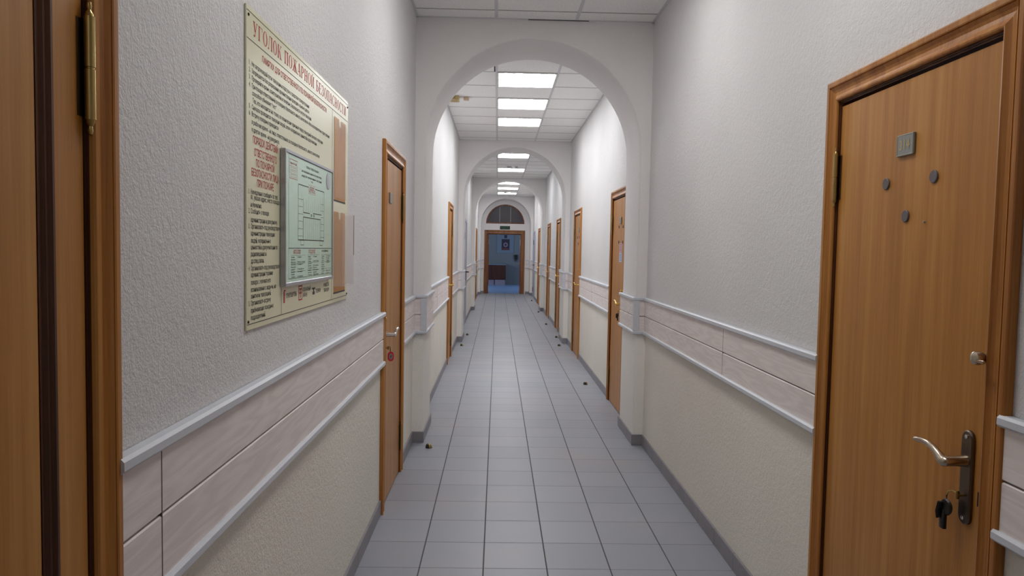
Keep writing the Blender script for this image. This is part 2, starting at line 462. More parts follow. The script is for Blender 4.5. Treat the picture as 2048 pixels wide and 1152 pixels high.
def door(n, side, a, b, label, hinge_side, leafmat='door', panelled=False, frame='casing'):
    w = b-a; hw = w/2-CW
    loc, rz = (onleft if side == 'L' else onright)((a+b)/2)
    root = empty('door_%d' % n, loc, rz); tag(root, label, 'door', kind='structure')
    fr = obj('door_frame', casing(hw, LEAF_H), frame, root, smooth=False)
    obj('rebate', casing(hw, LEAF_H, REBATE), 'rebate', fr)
    s = 1 if hinge_side == 'right' else -1
    bm = bmesh.new()
    if not panelled:
        rbx(bm, -hw+.003, hw-.003, -.003, .037, .008, LEAF_H-.013, .0015, 1)
    else:
        bx(bm, -hw+.003, hw-.003, .004, .037, .008, LEAF_H-.004)
        for x0, x1, z0, z1 in ((-hw+.003, -hw+.10, .008, LEAF_H-.004), (hw-.075, hw-.003, .008, LEAF_H-.004),
                               (-hw+.10, hw-.075, .008, .20), (-hw+.10, hw-.075, LEAF_H-.13, LEAF_H-.004)):
            bx(bm, x0, x1, -.006, .004, z0, z1)
        bx(bm, -hw+.13, hw-.110, -.001, .004, .23, LEAF_H-.16)
    leaf = obj('door_leaf', bm, leafmat, root)
    if panelled:
        m = bmesh.new(); f = (-hw+.10, hw-.075, .20, LEAF_H-.13); prof = [(0, .006), (.004, .009), (.009, .009), (.013, .004), (.018, .004), (.023, -.001), (.03, .000)]
        rows = [[m.verts.new(p) for p in ((f[0]+q, -d, f[2]+q), (f[1]-q, -d, f[2]+q), (f[1]-q, -d, f[3]-q), (f[0]+q, -d, f[3]-q))] for q, d in prof]
        for A, B in zip(rows, rows[1:]):
            for i in range(4): m.faces.new((A[i], A[(i+1) % 4], B[(i+1) % 4], B[i]))
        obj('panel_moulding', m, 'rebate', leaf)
    for z in (1.775, .25): hinge(root, s*(hw+.001), z)
    return root, hw, -s

def lever(root, x, z, s, mat, plate=None, L=.115):
    """s = direction the lever points along local x"""
    h = None
    bm = bmesh.new()
    if plate == 'long':
        rounded_plate(bm, x, .862, 1.094, .042, .003, .012)
        h = obj('door_handle', bm, 'bronze', root, smooth=True)
        for sz in (1.078, .878):
            k = bmesh.new(); lathe(k, [(0.0052, 0), (.0052, .002), (.003, .003), (0, .003)], 12, ydir(x, -.012, sz)); obj('screw', k, 'chrome', h, smooth=True)
    elif plate == 'slim':
        rounded_plate(bm, x, .86, 1.10, .034, .003, .010); h = obj('door_handle', bm, mat, root, smooth=True)
    else:
        lathe(bm, [(.025, 0), (.025, .006), (.021, .010), (.0, .010)], 24, ydir(x, -.003, z)); h = obj('door_handle', bm, mat, root, smooth=True)
    bm = bmesh.new()
    lathe(bm, [(.015, 0), (.0135, .010), (.0125, .030), (.013, .046), (.0125, .053), (0, .054)], 16, ydir(x, -.011, z))
    obj('handle_neck', bm, 'nickel' if plate == 'long' else mat, h, smooth=True)
    bm = bmesh.new()
    P = [(-.010, .002), (-.004, .0), (.006, -.003), (.018, .001), (.032, .011), (.048, .020), (.068, .026), (.090, .027), (.110, .025), (L, .0235)]
    R = [.005, .011, .0135, .0125, .0098, .0085, .0078, .0074, .0070, .0050]
    tube(bm, [(x+s*u, -.058-.0012*i, z+v) for i, (u, v) in enumerate(P)], R, 12)
    obj('lever', bm, 'nickel' if plate == 'long' else mat, h, smooth=True)
    return h
def disc(root, x, z, r=.0175, mat='disc'):
    bm = bmesh.new(); lathe(bm, [(r, 0), (r, .0035), (r*.9, .005), (0, .005)], 24, ydir(x, -.003, z)); obj('round_disc', bm, mat, root, smooth=True)

# ---- text
def text_bm(s, x0, x1, z0, z1, y=0, bold=0, cap=True):
    cu = bpy.data.curves.new('t', 'FONT'); cu.body = s; cu.resolution_u = 2; cu.offset = bold
    o = bpy.data.objects.new('t', cu); C.objects.link(o)
    bpy.context.view_layer.update()
    me = bpy.data.meshes.new_from_object(o.evaluated_get(bpy.context.evaluated_depsgraph_get()))
    bpy.data.objects.remove(o); bpy.data.curves.remove(cu)
    b = bmesh.new(); b.from_mesh(me); bpy.data.meshes.remove(me)
    xs = [v.co.x for v in b.verts]; ys = [v.co.y for v in b.verts]
    if not xs: return b
    X0, X1 = min(xs), max(xs); Y0, Y1 = (0.0, .70) if cap else (min(ys), max(ys))
    for v in b.verts:
        v.co = Vector((x0+(v.co.x-X0)/(X1-X0)*(x1-x0), y, z0+(v.co.y-Y0)/(Y1-Y0)*(z1-z0)))
    return b

def number_plate(root, x, z, digits):
    """square-ish plate, centre x, z"""
    bm = bmesh.new(); rbx(bm, x-.042, x+.042, -.011, -.003, z-.031, z+.031, .002, 1); p = obj('number_plate', bm, 'plate', root)
    bm = bmesh.new()
    for a in ((x-.040, x+.040, z+.027, z+.029), (x-.040, x+.040, z-.029, z-.027), (x-.040, x-.038, z-.027, z+.027), (x+.038, x+.040, z-.027, z+.027)):
        bx(bm, a[0], a[1], -.0118, -.011, a[2], a[3])
    obj('plate_rim', bm, 'plate_edge', p)
    if digits:
        t = text_bm(digits, x-.026, x+.026, z-.013, z+.015, -.0116, .012); obj('digits', t, 'digits', p)

# right wall, hinged on the viewer's left
r1, hw, s = door(1, 'R', *RIGHT[0], 'nearest right oak door numbered 314 with three grey discs', 'left')
def lx(y, yc): return -(y-yc)                    # world y -> local x on the right wall
yc = sum(RIGHT[0])/2
number_plate(r1, lx(2.046, yc), 1.828, '314')
disc(r1, lx(2.146, yc), 1.726); disc(r1, lx(1.910, yc), 1.725); disc(r1, lx(2.036, yc), 1.626)
disc(r1, lx(1.944, yc), 1.607, .003, 'plate_edge')
lever(r1, lx(1.712, yc), 1.018, -1, 'nickel', 'long', .120)
bm = bmesh.new(); bx(bm, hw-.016, hw-.004, -.0045, -.0028, .92, .955); obj('latch_plate', bm, 'steel_dark', r1)
bm = bmesh.new(); lathe(bm, [(.011, 0), (.011, .012), (.015, .016), (.017, .026), (.015, .034), (.009, .038), (0, .038)], 18, ydir(hw-.006, -.003, 1.277))
rbx(bm, hw+.004, hw+.03, -.040, -.034, 1.268, 1.276, .001, 1)
obj('lock_knob', bm, 'nickel', r1, smooth=True)

labs = ['oak door just behind the first arch on the right, with two paper notices', 'second oak door behind the first arch on the right, with grey discs',
        'first oak door behind the second arch on the right', 'second oak door behind the second arch on the right', 'single oak door behind the third arch on the right']
RD = {}
for i, lab in enumerate(labs):
    y0, y1 = RIGHT[i+1]; r, hw, s = door(i+2, 'R', y0, y1, lab, 'left'); RD[i+2] = (r, (y0+y1)/2, hw)
    number_plate(r, lx((y0+y1)/2-.13 if i else 6.80, (y0+y1)/2), 1.80, '')
    lever(r, hw-.055, 1.03, -1, 'gold', 'slim')
    bm = bmesh.new(); lathe(bm, [(.013, 0), (.013, .01), (.010, .016), (.012, .026), (.008, .031), (0, .032)], 14, ydir(hw-.03, -.003, 1.15 if i == 0 else 1.24)); obj('lock_knob', bm, 'gold', r, smooth=True)
r, yc, hw = RD[2]
for y, z in ((6.90, 1.745), (6.68, 1.74), (6.90, 1.60), (6.68, 1.598)): disc(r, lx(y, yc), z, .014)
r, yc, hw = RD[3]
for y, z in ((10.50, 1.70), (10.28, 1.70), (10.38, 1.61)): disc(r, lx(y, yc), z, .02)

# left wall, hinged on the viewer's right
l0, hw, s = door(8, 'L', *LEFT[0], 'panelled oak door at the left edge, seen by its hinge and frame', 'right', panelled=True)
lever(l0, -hw+.05, 1.02, 1, 'nickel', 'long')
l1, hw1, s = door(9, 'L', *LEFT[1], 'oak door on the left between the notice board and first arch', 'right')
yc = sum(LEFT[1])/2
number_plate(l1, 4.31-yc, 1.80, '')
lever(l1, -hw1+.032, 1.012, 1, 'chrome', None)
bm = bmesh.new(); lathe(bm, [(.012, 0), (.012, .010), (.009, .014), (0, .014)], 16, ydir(-hw1+.03, -.003, 1.10)); obj('lock_knob', bm, 'gold', l1, smooth=True)
bm = bmesh.new(); rounded_plate(bm, -hw1+.032, .90, .96, .028, .003, .008, .002); obj('key_plate', bm, 'brass', l1, smooth=True)
for i, (k, lab) in enumerate(((2, 'oak door on the left just before the second arch'), (4, 'pale edged oak door behind the third arch on the left'))):
    r, hw, s = door(10+i, 'L', *LEFT[k], lab, 'right'); lever(r, -hw+.045, 1.03, 1, 'gold', None)
    bm = bmesh.new(); rounded_plate(bm, -hw+.045, .88, .95, .03, .003, .009, .002); obj('key_plate', bm, 'gold', r, smooth=True)

def metal_door(n, side, a, b, label, hs):
    loc, rz = (onleft if side == 'L' else onright)((a+b)/2)
    root = empty('door_%d' % n, loc, rz); tag(root, label, 'door', kind='structure'); hw = (b-a)/2-CW
    P = [(-.012, -.045), (-.012, .002), (.0, .006), (.0, .018), (.05, .018), (.05, .001)]
    obj('door_frame', casing(hw, LEAF_H+.0, P), 'metal_door', root)
    bm = bmesh.new(); rbx(bm, -hw+.003, hw-.003, -.006, .037, .008, LEAF_H-.004, .002, 1)
    leaf = obj('door_leaf', bm, 'metal_door', root)
    s = -1 if hs == 'right' else 1
    for z in (1.75, .25): hinge(root, -s*(hw+.001), z, 'steel_dark', .12)
    bm = bmesh.new(); rounded_plate(bm, s*(hw-.06), .86, 1.10, .045, .006, .016); h = obj('door_handle', bm, 'black', root, smooth=True)
    bm = bmesh.new(); tube(bm, [(s*(hw-.06), -.012, 1.04), (s*(hw-.06), -.05, 1.04), (s*(hw-.066), -.062, 1.04), (s*(hw-.09), -.064, 1.04), (s*(hw-.19), -.064, 1.038)], [.012, .011, .011, .011, .009], 10)
    obj('lever', bm, 'black', h, smooth=True)
    return root
metal_door(12, 'L', *LEFT[3], 'pale grey steel door with black lever behind the second arch, left', 'left')
metal_door(13, 'R', *RIGHT[6], 'pale grey steel door with black lever near the corridor end, right', 'left')

# ---------------------------------------------------------------- skirting and wall guards
def offset_path(path, side, t):
    """shift an axis-aligned plan polyline sideways by t; side +1 = to the right of travel"""
    out = []; n = len(path)
    nr = []
    for i in range(n-1):
        dx, dy = path[i+1][0]-path[i][0], path[i+1][1]-path[i][1]; L = math.hypot(dx, dy)
        nr.append((side*dy/L, -side*dx/L))
    for i, p in enumerate(path):
        if i == 0: m = nr[0]
        elif i == n-1: m = nr[-1]
        else: m = (nr[i-1][0]+nr[i][0], nr[i-1][1]+nr[i][1])
        out.append((p[0]+m[0]*t, p[1]+m[1]*t))
    return out
def strip(bm, path, side, t0, t1, z0, z1, bev=0):
    a = offset_path(path, side, t0); b = offset_path(path, side, t1)
    if bev: c = offset_path(path, side, t1-bev)
    prof = [(a, z0), (b, z0), (b, z1), (a, z1)] if not bev else [(a, z0), (c, z0), (b, z0+bev), (b, z1-bev), (c, z1), (a, z1)]
    rows = [[bm.verts.new((x, y, z)) for x, y in q] for q, z in prof]
    m = len(rows)
    for k in range(m):
        A, B = rows[k], rows[(k+1) % m]
        for i in range(len(A)-1): bm.faces.new((A[i], A[i+1], B[i+1], B[i]))
    bm.faces.new([r[0] for r in rows]); bm.faces.new([r[-1] for r in rows][::-1])
def side_paths(side, doors, y_start, y_end, gap=0):
    """plan paths following one wall and wrapping the arch piers, broken at the doors"""
    X, P = (XL, PL) if side == 'L' else (XR, PR)
    cuts = [(a-gap, b+gap) for a, b in doors]; segs = []; y = y_start
    for a, b in cuts:
        if a > y: segs.append((y, a))
        y = max(y, b)
    if y < y_end: segs.append((y, y_end))
    out = []
    for a, b in segs:
        path = [(X, a)]
        for pa, pb in ARCH[:3]:
            if a < pa and pb < b: path += [(X, pa), (P, pa), (P, pb), (X, pb)]
            elif a < pa < b <= pb+.05: path += [(X, pa), (P, pa), (P, pb), (X, pb)]
        if b == y_end:
            path += [(X, ARCH[3][0]), (P, ARCH[3][0]), (P, YE)]
            path.append((-.457, YE) if side == 'L' else (.949, YE))
        elif path[-1][1] < b-1e-6: path.append((X, b))
        out.append(path)
    return out
for side, doors, sg, nm in (('L', LEFT, 1, 'baseboard_left'), ('R', RIGHT, -1, 'baseboard_right')):
    bm = bmesh.new()
    for p in side_paths(side, doors, YB, 24.0, 0): strip(bm, p, sg, 0, .011, 0, .085, .002)
    struct(nm, bm, 'skirting', 'grey tile skirting along the %s wall' % ('left' if side == 'L' else 'right'), 'skirting')
tn = 0
segname = {'L': ['left wall guard beside the nearest left door, behind the viewer', 'left wall guard under the fire safety notice board', 'left wall guard wrapping the first arch pier',
                 'left wall guard wrapping the second arch pier', 'left wall guard from the steel door to the third arch', 'last left wall guard, beside the end doorway'],
           'R': ['right wall guard at the right edge, before door 314', 'right wall guard from door 314 around the first arch pier', 'right wall guard between the two oak doors behind the first arch',
                 'right wall guard wrapping the second arch pier', 'right wall guard between the two oak doors behind the second arch', 'right wall guard wrapping the third arch pier',
                 'right wall guard between the last oak door and the steel door', 'last right wall guard, beside the end doorway']}
for side, doors, sg, (zb, zm, zt) in (('L', LEFT, 1, (.848, .998, 1.150)), ('R', RIGHT, -1, (.872, 1.012, 1.160))):
    for i, p in enumerate(side_paths(side, doors, YB, 24.0, -.012)):
        tn += 1
        bm = bmesh.new(); strip(bm, p, sg, 0, .008, zb+.01, zt-.01)
        root = struct('trim_%d' % tn, bm, 'joint', segname[side][i], 'wall guard')
        # pull the boards off the door casing's outer edge: the band ends lap onto the frame
        for z0, z1 in ((zb+.022, zm-.002), (zm+.002, zt-.024)):
            bm = bmesh.new(); strip(bm, p, sg, .006, .0165, z0, z1, .003); obj('board', bm, 'guard', root)
        bm = bmesh.new(); strip(bm, p, sg, .002, .028, zt-.027, zt, .006); obj('top_rail', bm, 'guard_rail', root)
        bm = bmesh.new(); strip(bm, p, sg, .002, .028, zb, zb+.027, .006); obj('bottom_rail', bm, 'guard_rail', root)
        P = PL if side == 'L' else PR; k = 1 if side == 'L' else -1
        for q in p:
            for pa, pb in ARCH:
                if abs(q[0]-P) < 1e-6 and abs(q[1]-pa) < 1e-6:
                    bm = bmesh.new(); x0, x1 = sorted((P-k*.006, P+k*.024)); bx(bm, x0, x1, pa-.024, pa+.006, zb+.027, zt-.027)
                    x0, x1 = sorted((P-k*.022, P-k*.006)); bx(bm, x0, x1, pa-.024, pa-.008, zb+.027, zt-.027)
                    obj('corner_trim', bm, 'guard_rail', root)
        # vertical butt joints in long runs
        js = {'L': [1.358, 7.6], 'R': [3.6, -1.2, 8.7]}[side]
        X = XL if side == 'L' else XR
        bm = bmesh.new(); hit = False
        for y in js:
            if p[0][1] < y < p[-1][1]:
                x0, x1 = sorted((X+k*.004, X+k*.0170)); bx(bm, x0, x1, y-.0016, y+.0016, zb+.027, zt-.027); hit = True
        if hit: obj('butt_joint', bm, 'joint', root)
        else: bm.free()

# ---------------------------------------------------------------- end wall, double doorway, fanlight
DX0, DX1, DZ = -.336, .797, 2.033
FC, FR, FZ = .24, .65, 2.371
bm = bmesh.new()
bx(bm, XL, DX0-.02, YE, YE+.2, 0, FZ); bx(bm, DX1+.02, XR, YE, YE+.2, 0, FZ); bx(bm, DX0-.02, DX1+.02, YE, YE+.2, DZ+.02, FZ)
bx(bm, XL, FC-FR, YE, YE+.2, FZ, ZC); bx(bm, FC+FR, XR, YE, YE+.2, FZ, ZC)
n = 40
for i in range(n):
    a0, a1 = PI*i/n, PI*(i+1)/n
    x0, x1 = FC-FR*math.cos(a0), FC-FR*math.cos(a1); z0, z1 = FZ+FR*math.sin(a0), FZ+FR*math.sin(a1)
    v = [bm.verts.new(p) for p in ((x0, YE, z0), (x1, YE, z1), (x1, YE, ZC), (x0, YE, ZC), (x0, YE+.2, z0), (x1, YE+.2, z1), (x1, YE+.2, ZC), (x0, YE+.2, ZC))]
    for f in ((0, 1, 2, 3), (7, 6, 5, 4), (0, 4, 5, 1)): bm.faces.new([v[j] for j in f])
struct('wall_end', bm, 'arch', 'end wall of the corridor around the open doorway', 'wall')
# doorway frame
dr = empty('door_14', ((DX0+DX1)/2, YE, 0)); tag(dr, 'open doorway with red brown frame at the corridor end', 'doorway', kind='structure')
hw = (DX1-DX0)/2
P = [(0, -.20), (0, .0), (-.0, .010), (.012, .016), (.05, .012), (.10, .018), (.118, .018), (.121, .012), (.121, 0.001)]
obj('door_frame', casing(hw, DZ, P), 'end_frame', dr)
bm = bmesh.new()
for s in (-1, 1):
    x0, x1 = sorted((s*(hw+.001), s*(hw-.028))); bx(bm, x0, x1, .03, .19, 0, DZ)
bx(bm, -hw+.028, hw-.028, .03, .19, DZ-.028, DZ+.001)
obj('jamb_lining', bm, 'casing_dark', dr)
for s in (-1, 1):
    bm = bmesh.new(); x0, x1 = sorted((s*(hw-.028), s*(hw-.034))); rbx(bm, x0, x1, .05, .16, 1.66, 1.83, .002, 1); obj('hinge', bm, 'white_plastic', dr)
    bm = bmesh.new(); x0, x1 = sorted((s*(hw-.028), s*(hw-.034))); rbx(bm, x0, x1, .05, .16, .06, .26, .002, 1); obj('hinge', bm, 'white_plastic', dr)
# leaves swung open into the far room
for s in (-1, 1):
    bm = bmesh.new(); x0, x1 = sorted((s*(hw-.030), s*(hw+.012))); rbx(bm, x0, x1, .215, .215+hw-.05, .01, DZ-.035, .003, 1); lf = obj('door_leaf', bm, 'casing_dark', dr)
    bm = bmesh.new(); lathe(bm, [(.02, 0), (.02, .008), (.012, .012), (.012, .04), (.022, .05), (.02, .062), (0, .066)], 14,
                            Matrix.Translation((s*(hw-.030), .215+hw-.12, 1.02)) @ Matrix.Rotation(-s*PI/2, 4, 'Y')); obj('knob', bm, 'brass', lf, smooth=True)
# fanlight
fw = empty('window_1', (FC, YE, FZ)); tag(fw, 'dark half-round fanlight above the end doorway', 'window', kind='structure')
def halfring(r0, r1, y0, y1, n=40):
    bm = bmesh.new(); R = []
    for i in range(n+1):
        a = PI*i/n; c, s = math.cos(a), math.sin(a)
        R.append([bm.verts.new(p) for p in ((r0*c, y0, r0*s), (r1*c, y0, r1*s), (r1*c, y1, r1*s), (r0*c, y1, r0*s))])
    for A, B in zip(R, R[1:]):
        for k in range(4): bm.faces.new((A[k], A[(k+1) % 4], B[(k+1) % 4], B[k]))
    return bm
bm = halfring(FR-.045, FR-.001, .02, .09); bx(bm, -FR+.002, FR-.002, .021, .089, .0005, .042)
obj('window_frame', bm, 'casing_dark', fw)
bm = bmesh.new(); N = 32; rr = FR-.044
vs = [bm.verts.new((rr*math.cos(PI*i/N), .06, .041+(rr-.041)*math.sin(PI*i/N))) for i in range(N+1)]; bm.faces.new(vs)
obj('pane', bm, 'dark_glass', fw)
bm = bmesh.new()
for x in (-.19, .18): bx(bm, x-.008, x+.008, .045, .058, .042, math.sqrt(rr*rr-x*x)-.004)
obj('glazing_bar', bm, 'plate', fw)

# exit sign
ex = empty('exit_sign', (.235, YE, 2.180)); tag(ex, 'small dark green exit sign above the end doorway', 'sign')
bm = bmesh.new(); rbx(bm, -.17, .17, -.03, -.001, 0, .112, .003, 1); obj('sign_case', bm, 'green', ex)
bm = bmesh.new(); lathe(bm, [(.010, 0), (.010, .0012), (0, .0012)], 12, ydir(-.105, -.0302, .086))
tube(bm, [(-.11, -.031, .070), (-.118, -.031, .046), (-.10, -.031, .034), (-.112, -.031, .014)], [.008, .008, .006, .004], 6)
tube(bm, [(-.118, -.031, .046), (-.134, -.031, .034), (-.146, -.031, .034)], .004, 6)
tube(bm, [(-.112, -.031, .066), (-.090, -.031, .058), (-.080, -.031, .068)], .004, 6); tube(bm, [(-.112, -.031, .066), (-.130, -.031, .066), (-.138, -.031, .052)], .004, 6)
obj('running_figure', bm, 'green_hi', ex)
obj('lettering', text_bm('ВЫХОД', -.055, .15, .032, .082, -.0305, .01), 'green_hi', ex)

# ---------------------------------------------------------------- room beyond the doorway
RX0, RX1, RY1, RZ = -2.6, 3.2, 31.0, 3.2
bm = bmesh.new(); bx(bm, RX0, RX1, YE+.2, RY1+.2, -.15, 0)
struct('floor_far', bm, 'daylight_tint_floor', 'floor of the room beyond the end doorway, tinted blue for daylight', 'floor')
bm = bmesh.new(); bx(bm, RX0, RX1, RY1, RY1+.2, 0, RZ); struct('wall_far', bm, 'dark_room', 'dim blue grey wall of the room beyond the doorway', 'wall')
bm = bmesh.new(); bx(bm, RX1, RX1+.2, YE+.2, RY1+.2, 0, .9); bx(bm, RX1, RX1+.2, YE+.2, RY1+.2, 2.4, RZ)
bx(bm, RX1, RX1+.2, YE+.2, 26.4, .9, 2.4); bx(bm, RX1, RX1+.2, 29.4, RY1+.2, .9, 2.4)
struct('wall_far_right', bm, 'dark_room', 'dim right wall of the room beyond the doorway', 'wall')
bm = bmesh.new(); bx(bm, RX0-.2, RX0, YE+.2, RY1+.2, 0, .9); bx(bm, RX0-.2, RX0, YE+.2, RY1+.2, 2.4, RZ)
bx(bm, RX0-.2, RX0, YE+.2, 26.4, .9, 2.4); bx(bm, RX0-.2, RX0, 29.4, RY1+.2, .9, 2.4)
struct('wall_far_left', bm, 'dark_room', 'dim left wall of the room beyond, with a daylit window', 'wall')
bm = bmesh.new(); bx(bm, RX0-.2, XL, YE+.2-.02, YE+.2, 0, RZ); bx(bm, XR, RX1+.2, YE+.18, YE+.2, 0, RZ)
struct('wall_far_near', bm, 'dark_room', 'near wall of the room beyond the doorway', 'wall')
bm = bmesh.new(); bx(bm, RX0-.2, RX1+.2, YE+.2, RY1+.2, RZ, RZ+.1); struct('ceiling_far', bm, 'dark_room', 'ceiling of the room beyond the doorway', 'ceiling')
for wn, wx, wl in ((2, RX0-.1, 'daylit window on the left wall of the room beyond'), (4, RX1+.1, 'added glowing window on the right wall, balancing light in the room beyond')):  # the right-hand window is an unseen addition that balances the room light
    w2 = empty('window_%d' % wn, (wx, 27.9, .9)); tag(w2, wl, 'window', kind='structure')
    bm = bmesh.new(); bx(bm, -.01, .01, -1.46, 1.46, .04, 1.46); obj('pane', bm, 'side_glow', w2)
    bm = bmesh.new()
    for a in ((-1.5, -1.45), (-.03, .03), (1.45, 1.5)): bx(bm, -.03, .03, a[0], a[1], 0, 1.5)
    for a in ((0, .05), (1.45, 1.5)): bx(bm, -.03, .03, -1.45, 1.45, *a)
    obj('window_frame', bm, 'white_plastic', w2)
# bright strip window on the far wall, mostly hidden by the left jamb
w3 = empty('window_3', (-.62, RY1, 1.60)); tag(w3, 'bright narrow window on the far wall beside the left jamb', 'window', kind='structure')
bm = bmesh.new(); bx(bm, -.18, .18, -.012, -.006, .02, .50); obj('pane', bm, 'window_glow', w3)
bm = bmesh.new()
for a in ((-.22, -.18), (.18, .215)): bx(bm, a[0], a[1], -.03, -.001, 0, .54)
for a in ((0, .03), (.50, .54)): bx(bm, -.18, .18, -.03, -.001, *a)
obj('window_frame', bm, 'room_board', w3)

bd = empty('wall_board', (.325, RY1, 1.34)); tag(bd, 'pale board with a dark square emblem on the far room wall', 'board')
bm = bmesh.new(); rbx(bm, -.36, .36, -.025, -.001, 0, .82, .004, 1); obj('board_panel', bm, 'room_board', bd)
bm = bmesh.new(); bx(bm, -.16, .18, -.0262, -.025, .13, .60); obj('emblem', bm, 'emblem_dark', bd)
bm = bmesh.new(); bx(bm, -.05, .07, -.0262, -.025, .64, .78); obj('emblem_top', bm, 'emblem_dark', bd)
bm = bmesh.new(); lathe(bm, [(.10, 0), (.10, .0012), (0, .0012)], 8, ydir(.01, -.0262, .36)); e2 = obj('emblem_centre', bm, 'emblem_light', bd)
bm = bmesh.new(); lathe(bm, [(.062, 0), (.062, .001), (0, .001)], 4, ydir(.01, -.0275, .36)); obj('emblem_core', bm, 'emblem_dark', e2)
bm = bmesh.new(); bx(bm, -.14, .16, -.0270, -.0262, .14, .21); obj('emblem_band', bm, 'emblem_red', bd)
wf = empty('wall_fixture', (.79, RY1, 1.02)); tag(wf, 'small dark fixture on the far room wall right of the board', 'fixture')
bm = bmesh.new(); rbx(bm, -.08, .08, -.07, -.001, .06, .26, .02, 2); obj('fixture_body', bm, 'black', wf)
bm = bmesh.new(); lathe(bm, [(.02, -.05), (.035, -.03), (.03, .02), (.02, .06), (0, .06)], 12, Matrix.Translation((.0, -.05, .03))); obj('fixture_cup', bm, 'black', wf, smooth=True)

cb = empty('low_cabinet', (-.55, 30.69, 0)); tag(cb, 'low dark cherry cabinet with grey top in the room beyond', 'cabinet')
bm = bmesh.new(); rbx(bm, -.95, .92, -.26, .30, .84, .885, .004, 1); obj('cabinet_top', bm, 'room_board', cb)
bm = bmesh.new(); bx(bm, -.93, .90, -.22, .28, .22, .84); obj('cabinet_body', bm, 'cabinet', cb)
for i in range(3):
    bm = bmesh.new(); x0 = -.92+i*.605; rbx(bm, x0+.006, x0+.597, -.238, -.221, .24, .825, .003, 1); d = obj('cabinet_door', bm, 'cabinet', cb)
    bm = bmesh.new(); lathe(bm, [(.006, 0), (.006, .012), (.012, .018), (.010, .026), (0, .028)], 10, ydir(x0+.55, -.238, .62)); obj('knob', bm, 'steel_dark', d, smooth=True)
for px0, px1 in ((-.90, .42), (.45, .88)):
    bm = bmesh.new(); bx(bm, px0, px1, -.20 if px0 < 0 else -.215, .26, .0, .219); obj('plinth', bm, 'emblem_light', cb)

# ---------------------------------------------------------------- fire safety board
BY0, BY1, BZ0, BZ1 = 1.853, 3.085, 1.290, 2.113
(loc, rz) = onleft(BY0, 0); nb = empty('notice_board', (loc[0], loc[1], 0), rz)
tag(nb, 'cream fire safety notice board with red Cyrillic headings', 'notice board')
def L(y): return y-BY0
bm = bmesh.new(); rbx(bm, 0, BY1-BY0, -.0055, -.0005, BZ0, BZ1, .001, 1); obj('board_panel', bm, 'cream', nb)
f = -.0058
bm = bmesh.new(); TK = .0022
for z in (2.100, 2.031, 1.305): bx(bm, L(1.857), L(3.078), f, f+.0002, z-TK/2, z+TK/2)
bx(bm, L(2.797)-.001, L(2.797)+.001, f, f+.0002, 1.305, 2.03); bx(bm, L(2.15)-.001, L(2.15)+.001, f, f+.0002, 1.305, 1.80)
obj('ruled_lines', bm, 'ink', nb)
for y, z in ((1.868, 2.090), (3.072, 2.090), (1.864, 1.312), (3.072, 1.312)):
    bm = bmesh.new(); lathe(bm, [(.004, 0), (.004, .002), (.002, .003), (0, .003)], 10, ydir(L(y), -.0055, z)); obj('screw', bm, 'steel_dark', nb, smooth=True)

